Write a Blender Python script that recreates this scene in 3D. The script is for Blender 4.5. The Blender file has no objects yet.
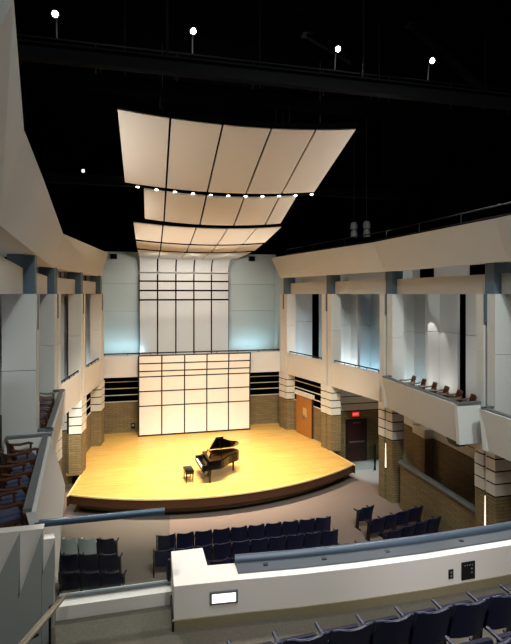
import bpy, bmesh, math, random
from mathutils import Vector, Matrix
random.seed(4)
SC = bpy.context.scene
COL = SC.collection
R = math.radians

# ------------------------------------------------------------------ materials
def srgb(c):
    f = lambda v: v / 12.92 if v <= 0.04045 else ((v + 0.055) / 1.055) ** 2.4
    return (f(c[0] / 255), f(c[1] / 255), f(c[2] / 255), 1.0)

def new_mat(name):
    m = bpy.data.materials.new(name)
    m.use_nodes = True
    nt = m.node_tree
    b = nt.nodes['Principled BSDF']
    return m, nt, b

def mat(name, col, rough=0.6, metal=0.0, noise=0.0, scale=8.0, bump=0.0, spec=0.4):
    m, nt, b = new_mat(name)
    c = srgb(col)
    b.inputs['Base Color'].default_value = c
    b.inputs['Roughness'].default_value = rough
    b.inputs['Metallic'].default_value = metal
    b.inputs['Specular IOR Level'].default_value = spec
    if noise > 0 or bump > 0:
        tc = nt.nodes.new('ShaderNodeTexCoord')
        nz = nt.nodes.new('ShaderNodeTexNoise')
        nz.inputs['Scale'].default_value = scale
        nz.inputs['Detail'].default_value = 4
        nt.links.new(tc.outputs['Object'], nz.inputs['Vector'])
        if noise > 0:
            mx = nt.nodes.new('ShaderNodeMix'); mx.data_type = 'RGBA'
            mx.inputs[6].default_value = tuple(max(0, v * (1 - noise)) for v in c[:3]) + (1,)
            mx.inputs[7].default_value = tuple(min(1, v * (1 + noise)) for v in c[:3]) + (1,)
            nt.links.new(nz.outputs['Fac'], mx.inputs[0])
            nt.links.new(mx.outputs[2], b.inputs['Base Color'])
        if bump > 0:
            bp = nt.nodes.new('ShaderNodeBump'); bp.inputs['Strength'].default_value = bump
            bp.inputs['Distance'].default_value = 0.01
            nt.links.new(nz.outputs['Fac'], bp.inputs['Height'])
            nt.links.new(bp.outputs['Normal'], b.inputs['Normal'])
    return m

def emit(name, col, strength):
    m, nt, b = new_mat(name)
    b.inputs['Base Color'].default_value = srgb(col)
    b.inputs['Emission Color'].default_value = srgb(col)
    b.inputs['Emission Strength'].default_value = strength
    return m

def masonry(name, c1, c2, cm, bw, bh, mortar=0.012, rough=0.85):
    """brick courses on any upright wall: u = x + y, v = z"""
    m, nt, b = new_mat(name)
    tc = nt.nodes.new('ShaderNodeTexCoord')
    sp = nt.nodes.new('ShaderNodeSeparateXYZ')
    ad = nt.nodes.new('ShaderNodeMath'); ad.operation = 'ADD'
    cb = nt.nodes.new('ShaderNodeCombineXYZ')
    br = nt.nodes.new('ShaderNodeTexBrick')
    nt.links.new(tc.outputs['Object'], sp.inputs[0])
    nt.links.new(sp.outputs[0], ad.inputs[0]); nt.links.new(sp.outputs[1], ad.inputs[1])
    nt.links.new(ad.outputs[0], cb.inputs[0]); nt.links.new(sp.outputs[2], cb.inputs[1])
    nt.links.new(cb.outputs[0], br.inputs['Vector'])
    br.inputs['Color1'].default_value = srgb(c1)
    br.inputs['Color2'].default_value = srgb(c2)
    br.inputs['Mortar'].default_value = srgb(cm)
    br.inputs['Scale'].default_value = 1.0
    br.inputs['Mortar Size'].default_value = mortar
    br.inputs['Brick Width'].default_value = bw
    br.inputs['Row Height'].default_value = bh
    nt.links.new(br.outputs['Color'], b.inputs['Base Color'])
    bp = nt.nodes.new('ShaderNodeBump'); bp.inputs['Strength'].default_value = 0.4
    bp.inputs['Distance'].default_value = 0.01; bp.invert = True
    nt.links.new(br.outputs['Fac'], bp.inputs['Height'])
    nt.links.new(bp.outputs['Normal'], b.inputs['Normal'])
    b.inputs['Roughness'].default_value = rough
    return m

def planks(name, c1, c2, cm, length, width, rough=0.35):
    """strip flooring running along x"""
    m, nt, b = new_mat(name)
    tc = nt.nodes.new('ShaderNodeTexCoord')
    br = nt.nodes.new('ShaderNodeTexBrick')
    nt.links.new(tc.outputs['Object'], br.inputs['Vector'])
    br.inputs['Color1'].default_value = srgb(c1)
    br.inputs['Color2'].default_value = srgb(c2)
    br.inputs['Mortar'].default_value = srgb(cm)
    br.inputs['Scale'].default_value = 1.0
    br.inputs['Mortar Size'].default_value = 0.004
    br.inputs['Brick Width'].default_value = length
    br.inputs['Row Height'].default_value = width
    br.offset = 0.37
    mp = nt.nodes.new('ShaderNodeMapping'); mp.inputs['Scale'].default_value = (0.8, 14, 1)
    nz = nt.nodes.new('ShaderNodeTexNoise'); nz.inputs['Scale'].default_value = 1.5
    nz.inputs['Detail'].default_value = 5
    nt.links.new(tc.outputs['Object'], mp.inputs[0]); nt.links.new(mp.outputs[0], nz.inputs['Vector'])
    mx = nt.nodes.new('ShaderNodeMix'); mx.data_type = 'RGBA'; mx.blend_type = 'MULTIPLY'
    cr = nt.nodes.new('ShaderNodeValToRGB')
    cr.color_ramp.elements[0].color = (0.72, 0.66, 0.58, 1); cr.color_ramp.elements[0].position = 0.3
    cr.color_ramp.elements[1].color = (1, 1, 1, 1); cr.color_ramp.elements[1].position = 0.6
    nt.links.new(nz.outputs['Fac'], cr.inputs[0])
    mx.inputs[0].default_value = 0.8
    nt.links.new(br.outputs['Color'], mx.inputs[6]); nt.links.new(cr.outputs[0], mx.inputs[7])
    nt.links.new(mx.outputs[2], b.inputs['Base Color'])
    b.inputs['Roughness'].default_value = rough
    return m

def glass(name, tint, alpha_like=0.12):
    m, nt, b = new_mat(name)
    out = nt.nodes['Material Output']
    tr = nt.nodes.new('ShaderNodeBsdfTransparent'); tr.inputs[0].default_value = srgb(tint)
    gl = nt.nodes.new('ShaderNodeBsdfGlossy'); gl.inputs['Roughness'].default_value = 0.03
    mx = nt.nodes.new('ShaderNodeMixShader'); mx.inputs[0].default_value = alpha_like
    nt.links.new(tr.outputs[0], mx.inputs[1]); nt.links.new(gl.outputs[0], mx.inputs[2])
    nt.links.new(mx.outputs[0], out.inputs['Surface'])
    return m

M = {}
M['plaster'] = mat('plaster', (197, 197, 194), 0.75, noise=0.03, scale=1.2)
M['plaster_warm'] = mat('plaster_warm', (212, 208, 202), 0.7, noise=0.03, scale=1.2)
M['header'] = mat('header_board', (188, 187, 182), 0.75, noise=0.03)
M['reflector'] = mat('reflector', (222, 212, 198), 0.65, noise=0.02, scale=2)
M['shell'] = mat('shell_panel', (236, 228, 218), 0.6, noise=0.02, scale=2)
M['loft'] = mat('loft_wall', (206, 208, 198), 0.8, noise=0.03, scale=0.8)
M['black'] = mat('black_paint', (9, 9, 10), 0.9, spec=0.1)
M['void'] = mat('void_black', (3, 3, 3), 1.0, spec=0.0)
M['darkmetal'] = mat('dark_metal', (20, 20, 22), 0.6, 0.3)
M['bluegrey'] = mat('blue_grey_paint', (82, 98, 112), 0.55, noise=0.05)
M['railblue'] = mat('blue_grey_rail', (60, 78, 96), 0.35, 0.35)
M['railtube'] = mat('brown_grey_rail', (120, 112, 100), 0.4, 0.4)
M['railpanel'] = mat('grey_rail_panel', (70, 76, 83), 0.6)
M['arm'] = mat('seat_arm', (21, 24, 48), 0.5)
M['railtop'] = mat('pale_rail', (76, 89, 104), 0.4, 0.2)
M['railgrey'] = mat('grey_rail', (105, 110, 114), 0.4, 0.3)
M['parapet'] = mat('parapet_plaster', (225, 218, 210), 0.7, noise=0.02, scale=2)
M['facing'] = mat('shade_grey_facing', (158, 160, 156), 0.75, noise=0.02)  # stair wall's own paint, darkened to put its shade into the colour
M['base'] = mat('olive_base', (132, 122, 94), 0.7, noise=0.05)
M['brick'] = masonry('tan_brick', (138, 119, 81), (124, 105, 69), (98, 84, 59), 0.40, 0.10)
M['block_stone'] = mat('white_block', (216, 210, 198), 0.75, noise=0.04, scale=3)
M['maple'] = planks('maple_floor', (238, 192, 108), (224, 172, 88), (170, 120, 55), 1.9, 0.085)
M['nosing'] = mat('maple_nosing', (240, 205, 140), 0.35)
M['darkwood'] = mat('dark_wood', (70, 42, 24), 0.4, noise=0.2, scale=6)
M['stagebase'] = mat('stage_base', (112, 98, 70), 0.8, noise=0.08)
M['doorwood'] = mat('door_wood', (172, 112, 48), 0.4, noise=0.15, scale=4)
M['reddoor'] = mat('red_door', (54, 23, 21), 0.4, noise=0.1)
M['carpet'] = mat('taupe_carpet', (134, 116, 106), 0.95, noise=0.12, scale=60, bump=0.2, spec=0.1)
M['carpet2'] = mat('speckled_carpet', (92, 87, 78), 0.95, noise=0.45, scale=55, bump=0.3, spec=0.1)
M['navy'] = mat('navy_fabric', (13, 15, 36), 0.75, noise=0.2, scale=30, spec=0.25)
M['seatshell'] = mat('seat_shell', (18, 21, 48), 0.45, spec=0.4)
M['seatglare'] = mat('glare_pale_fabric', (212, 212, 206), 0.8, noise=0.06)  # ordinary seats made pale in colour for the light reflected off them
M['armglare'] = mat('glare_white_arm', (238, 238, 236), 0.4)  # arms of those seats, whitened for the same reflected glare
M['highlightgrey'] = mat('seat_edge_highlight', (58, 62, 88), 0.5)
M['chairwood'] = mat('chair_wood', (76, 42, 23), 0.35, noise=0.25, scale=12)
M['chairblue'] = mat('chair_blue', (66, 73, 98), 0.85, noise=0.1, scale=30)
M['piano'] = mat('piano_black', (6, 6, 7), 0.22, spec=0.3)
M['ivory'] = mat('ivory', (240, 236, 222), 0.3)
M['gold'] = mat('piano_iron', (84, 56, 24), 0.35, 0.7)
M['glass'] = glass('clear_glass', (236, 243, 243), 0.02)
M['lamp'] = emit('lamp_glow', (255, 248, 232), 60)
M['downlamp'] = emit('down_lamp_glow', (255, 244, 222), 8)
M['steplight'] = emit('step_light_glow', (250, 250, 244), 1.6)
M['groovewash'] = emit('groove_wash_glow', (255, 242, 224), 1.3)
M['exit'] = emit('exit_red', (225, 40, 40), 0.55)
M['exittext'] = emit('exit_letter', (255, 170, 160), 0.7)
M['fixture'] = mat('pale_fixture', (150, 152, 150), 0.5, 0.2)
M['plate'] = mat('black_plate', (14, 14, 16), 0.45)
M['button'] = mat('plate_button', (120, 122, 126), 0.4)

# ------------------------------------------------------------------ mesh helpers
class MB:
    def __init__(s): s.bm = bmesh.new()
    def box(s, c, d, rz=0.0, bev=0.0, rx=0.0, ry=0.0):
        r = bmesh.ops.create_cube(s.bm, size=1.0)
        vs = r['verts']
        mt = Matrix.Translation(c) @ Matrix.Rotation(rz, 4, 'Z') @ Matrix.Rotation(rx, 4, 'X') @ Matrix.Rotation(ry, 4, 'Y') @ Matrix.Diagonal((d[0], d[1], d[2], 1))
        bmesh.ops.transform(s.bm, matrix=mt, verts=vs)
        if bev > 0:
            es = list({e for v in vs for e in v.link_edges})
            bmesh.ops.bevel(s.bm, geom=es, offset=bev, segments=2, affect='EDGES', profile=0.5)
        return s
    def prism(s, pts, z0, z1):
        """upright prism over a plan polygon; z0 / z1 may be lists per corner"""
        n = len(pts)
        a = z0 if isinstance(z0, (list, tuple)) else [z0] * n
        b = z1 if isinstance(z1, (list, tuple)) else [z1] * n
        lo = [s.bm.verts.new((p[0], p[1], a[i])) for i, p in enumerate(pts)]
        hi = [s.bm.verts.new((p[0], p[1], b[i])) for i, p in enumerate(pts)]
        s.bm.faces.new(lo[::-1]); s.bm.faces.new(hi)
        for i in range(n):
            j = (i + 1) % n
            s.bm.faces.new((lo[i], lo[j], hi[j], hi[i]))
        return s
    def loft(s, rings, closed=True, caps=True):
        """rings: lists of 3-D points, same length"""
        vs = [[s.bm.verts.new(p) for p in r] for r in rings]
        n = len(vs[0])
        for a, b in zip(vs, vs[1:]):
            for i in range(n if closed else n - 1):
                j = (i + 1) % n
                s.bm.faces.new((a[i], a[j], b[j], b[i]))
        if caps:
            s.bm.faces.new(vs[0][::-1]); s.bm.faces.new(vs[-1])
        return s
    def tube(s, pts, r, seg=10):
        pts = [Vector(p) for p in pts]
        rings = []
        for i, p in enumerate(pts):
            t = (pts[min(i + 1, len(pts) - 1)] - pts[max(i - 1, 0)]).normalized()
            u = Vector((0, 0, 1)) if abs(t.z) < 0.9 else Vector((1, 0, 0))
            a = t.cross(u).normalized(); b = a.cross(t).normalized()
            rr = r[i] if isinstance(r, (list, tuple)) else r
            rings.append([p + (a * math.cos(k * 2 * math.pi / seg) + b * math.sin(k * 2 * math.pi / seg)) * rr for k in range(seg)])
        return s.loft(rings)
    def cyl(s, a, b, r, seg=12): return s.tube([a, b], r, seg)
    def bar(s, a, b, w, h):
        a = Vector(a); b = Vector(b); t = (b - a).normalized()
        u = Vector((0, 0, 1)) if abs(t.z) < 0.9 else Vector((0, 1, 0))
        x = t.cross(u).normalized() * w / 2; y = x.cross(t).normalized() * h / 2
        return s.loft([[p + x + y, p - x + y, p - x - y, p + x - y] for p in (a, b)])
    def build(s, name, m, parent=None, smooth=False):
        bmesh.ops.recalc_face_normals(s.bm, faces=s.bm.faces[:])
        me = bpy.data.meshes.new(name)
        s.bm.to_mesh(me); s.bm.free()
        me.materials.append(m)
        if smooth:
            for p in me.polygons: p.use_smooth = True
            try: me.set_sharp_from_angle(angle=R(40))
            except Exception: pass
        o = bpy.data.objects.new(name, me)
        COL.objects.link(o)
        if parent is not None: o.parent = parent
        return o

def tag(o, label, cat, group=None, kind=None):
    o['label'] = label; o['category'] = cat
    if group: o['group'] = group
    if kind: o['kind'] = kind
    return o
def thing(name, label, cat, loc=(0, 0, 0), rz=0.0, group=None):
    o = bpy.data.objects.new(name, None); COL.objects.link(o)
    o.empty_display_size = 0.2
    o.location = loc; o.rotation_euler = (0, 0, rz)
    return tag(o, label, cat, group)
def struct(o, label=None, cat=None):
    o['kind'] = 'structure'
    if label: o['label'] = label
    if cat: o['category'] = cat
    return o
def struct_root(name, label, cat):
    o = bpy.data.objects.new(name, None); COL.objects.link(o)
    o.empty_display_size = 0.2
    return struct(o, label, cat)
def dup(root, loc, rz, label, group=None):
    r = root.copy(); COL.objects.link(r); r.location = loc; r.rotation_euler = (0, 0, rz)
    r['label'] = label
    if group: r['group'] = group
    for ch in list(root.children):
        c = ch.copy(); COL.objects.link(c); c.parent = r
        for g in ch.children:
            d = g.copy(); COL.objects.link(d); d.parent = c
    return r

# ------------------------------------------------------------------ key levels (metres)
CAM_Z = 8.4
STAGE = 0.8
BRICK_TOP = 2.5      # top of the brick, the white courses begin
SOFFIT = 3.95        # underside of the gallery fronts
RAIL = 5.1           # top of the gallery fronts
CAP = 8.4            # top of the pillars
HEAD = 9.0
COVE = 9.3
CX = 2.45            # hall axis

# ------------------------------------------------------------------ floors, stage
struct(MB().box((2.5, 17.0, -0.1), (26, 34, 0.2)).build('floor', M['carpet']), 'taupe carpet floor of the hall in front of the stage', 'floor')

SC0 = (2.45, 29.05); SR = 11.6
def arc_pts(r, x0, x1, n=28):
    out = []
    for i in range(n + 1):
        x = x0 + (x1 - x0) * i / n
        out.append((x, SC0[1] - math.sqrt(r * r - (x - SC0[0]) ** 2)))
    return out
front = arc_pts(SR, -3.05, 8.85)
stage_plan = front + [(8.45, 21.2), (9.1, 21.25), (8.3, 26.6), (-3.1, 26.6), (-3.5, 20.9), (-2.85, 20.7)]
stage = struct_root('stage_platform', 'wooden stage platform with a curved front edge', 'stage')
MB().prism(stage_plan, STAGE - 0.06, STAGE).build('deck', M['maple'], stage)
def strip(r0, r1, x0, x1, z0, z1):
    a = arc_pts(r0, x0, x1); b = arc_pts(r1, x0, x1)
    return MB().prism(b + a[::-1], z0, z1)
strip(SR, SR + 0.06, -3.05, 8.85, STAGE - 0.05, STAGE + 0.006).build('nosing', M['nosing'], stage)
strip(SR - 0.25, SR + 0.05, -3.05, 8.85, STAGE - 0.36, STAGE - 0.05).build('fascia', M['darkwood'], stage)
strip(SR - 0.7, SR - 0.45, -2.7, 8.5, 0.0, STAGE - 0.36).build('base', M['stagebase'], stage)
strip(SR - 0.45, SR - 0.43, -2.7, 8.5, 0.0, 0.07).build('kickboard', M['plate'], stage)
for x, y, x2, y2 in ((-3.05, 18.6, -2.85, 20.7), (8.85, 19.2, 8.45, 21.2)):
    MB().bar((x, y, STAGE - 0.2), (x2, y2, STAGE - 0.2), 0.06, 0.33).build('side_fascia', M['darkwood'], stage)
    MB().bar((x, y, STAGE - 0.01), (x2, y2, STAGE - 0.01), 0.07, 0.04).build('side_nosing', M['nosing'], stage)

# ------------------------------------------------------------------ side structures
# near hall-side corners of the pillars, counted from the stage towards the balcony
PR = [(7.42, 24.95), (8.50, 21.1), (9.46, 17.0), (9.72, 11.6)]
PL = [(-2.43, 24.4), (-2.84, 20.65), (-3.19, 17.0), (-2.57, 11.6)]
PILLAR_L = 0.8
def side_dir(P, i):
    a = Vector(P[i]); b = Vector(P[i - 1]) if i > 0 else a + (a - Vector(P[1]))
    return (b - a).normalized()
def far_corner(P, i): return Vector(P[i]) + side_dir(P, i) * PILLAR_L
pillar_names = ['beside the back corner of the stage', 'beside the front corner of the stage', 'at the seating floor', 'nearest the balcony']
def pillar(P, i, sg):
    side = 'right' if sg > 0 else 'left'
    root = struct_root('pillar', f'tall plastered pillar with banded foot on the {side} side {pillar_names[i]}', 'pillar')
    n = Vector(P[i]); u = side_dir(P, i)
    base = STAGE if i < 2 else 0.0
    dep = 0.5 if i < 3 else 0.72
    out = Vector((sg * dep, 0.0))
    g = 0.10
    half = (PILLAR_L - g) / 2
    segs = [(0.0, half), (half + g, PILLAR_L)]
    for a, b in segs:
        def quad(inset, dd=0.0):
            p0 = n + u * (a - dd) + Vector((-sg * dd, 0)); p1 = n + u * (b + dd) + Vector((-sg * dd, 0))
            return [p0, p1, p1 + out, p0 + out]
        m = MB().prism(quad(0), base, BRICK_TOP); m.build('brick_foot', M['brick'], root)
        MB().prism(quad(0, -0.012), BRICK_TOP, SOFFIT).build('band_core', M['black'], root)
        h = (SOFFIT - BRICK_TOP) / 4
        for k in range(4):
            z = BRICK_TOP + k * h
            MB().prism(quad(0, 0.012), z + 0.045, z + h - 0.005).build('white_course', M['block_stone'], root)
        for z0, z1 in ((SOFFIT, 6.63), (6.642, CAP)):
            MB().prism(quad(0, -0.02), z0, z1).build('shaft', M['plaster_warm'] if i < 2 else M['plaster'], root)
    p0 = n + u * half + Vector((sg * 0.14, 0)); p1 = n + u * (half + g) + Vector((sg * 0.14, 0))
    MB().prism([p0, p1, p1 + out * 0.5, p0 + out * 0.5], base, CAP).build('groove', M['black'], root)
    # blue-grey steel bracket: cap block and a drop strip in the groove
    br = MB()
    q0 = n + u * 0.10 + Vector((sg * 0.05, 0)); q1 = n + u * (half + g) + Vector((sg * 0.05, 0))
    w_ = Vector((sg * (0.5 if i < 3 else 0.6), 0))
    br.prism([q0, q1, q1 + w_, q0 + w_], CAP, COVE + 0.02)
    q0 = n + u * (half + 0.005); q1 = n + u * (half + g - 0.005)
    br.prism([q0, q1, q1 + out * 0.4, q0 + out * 0.4], CAP - 0.85, CAP)
    br.build('steel_bracket', M['bluegrey'], root)
    return root
for i in range(4):
    pillar(PR, i, 1); pillar(PL, i, -1)

def offs(p, sg, d): return Vector(p) + Vector((sg * d, 0))
tn = [0]
def trim(mb, m, label, cat):
    tn[0] += 1
    return struct(mb.build(f'trim_{tn[0]}', m), label, cat)

bay_names = ['beside the stage', 'above the exit passage', 'with the armchair box']
for sg, P, side in ((1, PR, 'right'), (-1, PL, 'left')):
    for b in range(3):
        A = Vector(P[b]); B = far_corner(P, b + 1)
        # gallery front
        if b < 2:
            a0 = offs(A, sg, 0.03); b0 = offs(B, sg, 0.03)
            trim(MB().prism([a0, b0, offs(b0, sg, 0.16), offs(a0, sg, 0.16)], SOFFIT - 0.02, RAIL), M['plaster_warm'],
                 f'plain plaster gallery front on the {side} {bay_names[b]}', 'gallery front')
            rl = thing('gallery_rail', f'dark low handrail on the {side} gallery front {bay_names[b]}', 'rail')
            ca = offs(A + (B - A) * 0.04, sg, 0.1); cb = offs(A + (B - A) * 0.96, sg, 0.1)
            MB().tube([(ca.x, ca.y, RAIL + 0.1), (cb.x, cb.y, RAIL + 0.1)], 0.03).build('top_tube', M['darkmetal'], rl)
            for k in range(5):
                p = ca.lerp(cb, k / 4)
                MB().cyl((p.x, p.y, RAIL - 0.005), (p.x, p.y, RAIL + 0.09), 0.018, 8).build('post', M['darkmetal'], rl)
        # gallery floor
        trim(MB().prism([offs(A, sg, 0.2), offs(B, sg, 0.2), offs(B, sg, 3.0), offs(A, sg, 3.0)], SOFFIT, SOFFIT + 0.12), M['carpet2'],
             f'gallery floor slab on the {side} {bay_names[b]}', 'gallery floor')
        # recessed wall behind, panels at small steps
        rw = struct_root(f'wall_{side}', f'recessed pale gallery wall on the {side} {bay_names[b]}', 'wall')
        fc = far_corner(P, b)
        depth = ((2.7, 2.7, 2.9) if sg > 0 else (1.2, 1.6, 2.0))[b]
        yb = fc.y + 0.06
        def part_(x0, x1, m, nm, dy=0.0):
            xa_, xb_ = fc.x + sg * x0, fc.x + sg * x1
            for z0, z1 in ((SOFFIT + 0.12, 6.78), (6.795, COVE + 0.2)):
                MB().box(((xa_ + xb_) / 2, yb + dy + 0.06, (z0 + z1) / 2), (abs(xb_ - xa_), 0.12, z1 - z0)).build(nm, m, rw)
        dk = ((2.0, 2.45), (9, 9), (9, 9))[b] if sg > 0 else ((0.9, 1.0), (0.72, 1.10), (9, 9))[b]
        if dk[0] < 9:
            part_(0.3, dk[0], M['plaster'], 'panel'); part_(dk[0], dk[1], M['void'], 'dark_opening', 0.1); part_(dk[1], depth + 0.1, M['plaster'], 'panel')
        else:
            cuts = (0.3, 0.45 * depth, 0.72 * depth, depth + 0.1)
            for k in range(3):
                part_(cuts[k], cuts[k + 1], M['header'] if k == 1 else M['plaster'], 'panel', (0, 0.05, 0.0)[k])
        xo = fc.x + sg * depth
        ye = B.y - 0.7
        segs_ = [(yb, ye, 0)] if b < 2 else [(yb, yb - 1.2, 0), (yb - 1.2, yb - 1.7, 1), (yb - 1.7, ye, 0)]
        for y1_, y0_, dk_ in segs_:
            for z0, z1 in ((SOFFIT + 0.12, 6.78), (6.795, COVE + 0.2)):
                MB().box((xo + sg * (0.06 + 0.1 * dk_), (y0_ + y1_) / 2, (z0 + z1) / 2), (0.12, abs(y1_ - y0_), z1 - z0)).build('dark_opening' if dk_ else 'panel', M['void'] if dk_ else M['plaster'], rw)
        # header board
        a0 = offs(Vector(P[b]) + side_dir(P, b) * 0.09, sg, 0.27); b0 = offs(far_corner(P, b + 1) - side_dir(P, b + 1) * 0.1, sg, 0.27)
        trim(MB().prism([a0, b0, offs(b0, sg, 0.1), offs(a0, sg, 0.1)], CAP, HEAD), M['header'],
             f'header board between pillars on the {side} {bay_names[b]}', 'header board')
        # strip wall behind the slot over the header
        a0 = offs(A, sg, 0.9); b0 = offs(B, sg, 0.9)
        trim(MB().prism([a0, b0, offs(b0, sg, 0.1), offs(a0, sg, 0.1)], HEAD - 0.1, COVE + 0.3), M['plaster'],
             f'pale wall strip above the header on the {side} {bay_names[b]}', 'wall strip')
        d = (B - A)
        for t in ((0.12, 0.3), (0.72, 0.9)) if b == 2 else ():
            p = offs(A + d * t[0], sg, 0.86); q = offs(A + d * t[1], sg, 0.86)
            trim(MB().prism([p, q, offs(q, sg, 0.03), offs(p, sg, 0.03)], HEAD - 0.1, COVE + 0.1), M['void'],
                 f'dark vent opening in the slot on the {side} {"near the third pillar" if t[0] < .5 else "near the last pillar"}', 'vent opening')
    # header continuing past the last pillar towards the camera
    A = Vector(P[3]) + side_dir(P, 3) * 0.09 + Vector((sg * 0.30, 0))
    E = Vector(P[3]) + Vector((0.55 if sg > 0 else 0.40, -4.5))
    trim(MB().prism([A, E, offs(E, sg, 0.1), offs(A, sg, 0.1)], CAP, HEAD), M['header'], f'header board running towards the balcony on the {side}', 'header board')
    a0 = offs(A, sg, 1.0); b0 = offs(E, sg, 1.0)
    trim(MB().prism([a0, b0, offs(b0, sg, 0.1), offs(a0, sg, 0.1)], HEAD - 0.1, COVE + 0.4), M['plaster'], f'pale wall strip towards the balcony on the {side}', 'wall strip')
    # recess wall past the last pillar
    a0 = offs(Vector(P[3]), sg, 1.5) + Vector((0, 0.5)); b0 = offs(E, sg, 1.5)
    struct(MB().prism([a0, b0, offs(b0, sg, 0.12), offs(a0, sg, 0.12)], 0, COVE + 0.4).build(f'wall_{side}', M['plaster']), f'pale side wall behind the last pillar on the {side}', 'wall')

# big sloped cove fronts above
def cove(bot, top, z0, z1, side, sg):
    mb = MB()
    rings = []
    for b, t in zip(bot, top):
        rings.append([(b[0], b[1], z0), (t[0], t[1], z1), (t[0] + sg * 0.22, t[1], z1), (b[0] + sg * 0.9, b[1], z0 + 0.05)])
    mb.loft(rings)
    return trim(mb, M['plaster'] if side == 'left' else M['plaster'], f'deep sloped plaster cove front along the {side} side under the dark ceiling', 'cove front')
cove([(7.1, 25.2), (9.12, 17.0), (9.55, 10.9), (9.6, 6.0), (9.5, 2.0)], [(6.66, 25.5), (8.6, 17.0), (9.1, 10.9), (9.15, 6.0), (9.05, 2.0)], COVE, 10.45, 'right', 1)
cove([(-2.5, 25.3), (-3.25, 17.0), (-2.28, 9.4), (-1.92, 6.65), (-1.4, 3.5)], [(-2.13, 24.9), (-2.98, 17.3), (-1.92, 9.2), (-1.58, 6.45), (-0.95, 3.6)], COVE, 10.5, 'left', -1)

# catwalk rail behind the right cove
rl = thing('catwalk_rail', 'dark pipe railing above the cove front on the right', 'railing')
pts = [(7.6, 25.6, 10.95), (9.3, 17.2, 10.95), (9.8, 10.9, 10.95), (9.8, 6.0, 10.95)]
MB().tube(pts, 0.025).build('top_tube', M['darkmetal'], rl)
MB().tube([(p[0], p[1], 10.65) for p in pts], 0.02).build('mid_tube', M['darkmetal'], rl)
for a, b in zip(pts, pts[1:]):
    for k in range(3):
        p = Vector(a).lerp(Vector(b), k / 3)
        MB().cyl((p.x, p.y, 9.36), (p.x, p.y, 10.95), 0.02, 8).build('post', M['darkmetal'], rl)

# stage side walls below the gallery
def band_wall(a, b, sg, side, z_base, name, label, m_low=None):
    """brick below, black field with thin white strips above"""
    rw = struct_root(name, label, 'wall')
    t = Vector((sg * 0.15, 0)) if abs(b[1] - a[1]) > 0.4 else Vector((0, 0.15))
    A = Vector(a); B = Vector(b)
    inward = -t.normalized()
    MB().prism([A, B, B + t, A + t], z_base, BRICK_TOP).build('brick_field', m_low or M['brick'], rw)
    MB().prism([A + t * 0.3, B + t * 0.3, B + t, A + t], BRICK_TOP, SOFFIT).build('dark_field', M['void'], rw)
    h = (SOFFIT - BRICK_TOP) / 4
    for k in range(4):
        z = BRICK_TOP + k * h
        MB().prism([A - t * 0.05, B - t * 0.05, B + t * 0.4, A + t * 0.4], z - 0.018, z + 0.018).build('white_strip', M['block_stone'], rw)
    return rw
band_wall((7.83, 24.95), (8.84, 21.3), 1, 'right', STAGE, 'wall_right', 'brick stage side wall with black banded top on the right')
band_wall((-2.9, 24.4), (-3.3, 20.9), -1, 'left', STAGE, 'wall_left', 'brick stage side wall with black banded top on the left')
band_wall((-2.6, 26.45), (7.6, 26.45), 1, 'back', STAGE, 'wall_back', 'brick stage back wall with black banded top')
# white strips at the far right corner of the back wall
# choir parapet over the stage back
trim(MB().prism([(-2.7, 25.75), (7.5, 25.75), (7.5, 25.95), (-2.7, 25.95)], SOFFIT, RAIL), M['plaster_warm'], 'plain plaster choir loft front above the stage', 'gallery front')
trim(MB().prism([(-2.7, 25.95), (7.5, 25.95), (9.2, 32.8), (-3.9, 32.8)], SOFFIT, SOFFIT + 0.12), M['carpet2'], 'choir loft floor behind the loft front', 'gallery floor')
rl = thing('loft_rail', 'dark low handrail along the choir loft front above the stage', 'rail')
MB().tube([(-2.45, 25.85, RAIL + 0.1), (7.3, 25.85, RAIL + 0.1)], 0.035).build('top_tube', M['darkmetal'], rl)
for k in range(9):
    x = -2.4 + 9.6 * k / 8
    MB().cyl((x, 25.85, RAIL - 0.005), (x, 25.85, RAIL + 0.09), 0.018, 8).build('post', M['darkmetal'], rl)
# loft walls
lw = struct_root('wall_back', 'pale plaster wall at the back of the choir loft', 'wall')
for (z0, z1) in ((SOFFIT + 0.12, 7.2), (7.215, 9.08), (9.095, 11.25)):
    MB().box((2.55, 32.65, (z0 + z1) / 2), (12.6, 0.2, z1 - z0)).build('panel_course', M['loft'], lw)
for side, a, b in (('right', (7.9, 26.1), (8.75, 32.5)), ('left', (-2.85, 26.1), (-3.6, 32.5))):
    sg = 1 if side == 'right' else -1
    struct(MB().prism([a, b, (b[0] + sg * .2, b[1]), (a[0] + sg * .2, a[1])], SOFFIT + 0.12, 10.2).build(f'wall_{side}', M['loft']), f'pale plaster side wall of the choir loft on the {side}', 'wall')

# ------------------------------------------------------------------ stage door
dr = struct_root('door_1', 'orange wood double door with white lintel on the right of the stage', 'door')
da = Vector((7.91, 24.52)); db = Vector((8.28, 23.15)); du = (db - da).normalized(); dn = Vector((-du.y, du.x)); dn = dn if dn.x < 0 else -dn
def wallbox(c, length, thick, z0, z1, u, n):
    c = Vector(c)
    p0 = c - u * length / 2 - n * thick / 2; p1 = c + u * length / 2 - n * thick / 2
    return MB().prism([p0, p1, p1 + n * thick, p0 + n * thick], z0, z1)
dc = (da + db) / 2
wallbox(dc, 1.5, 0.10, STAGE, STAGE + 2.10, du, dn).build('frame', M['darkwood'], dr)
for s in (-1, 1):
    lf = wallbox(dc + du * 0.36 * s + dn * 0.06, 0.70, 0.05, STAGE + 0.01, STAGE + 2.06, du, dn).build('leaf', M['doorwood'], dr)
    wallbox(dc + du * 0.08 * s + dn * 0.10, 0.03, 0.04, STAGE + 0.9, STAGE + 1.15, du, dn).build('handle', M['railgrey'], lf)
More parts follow.
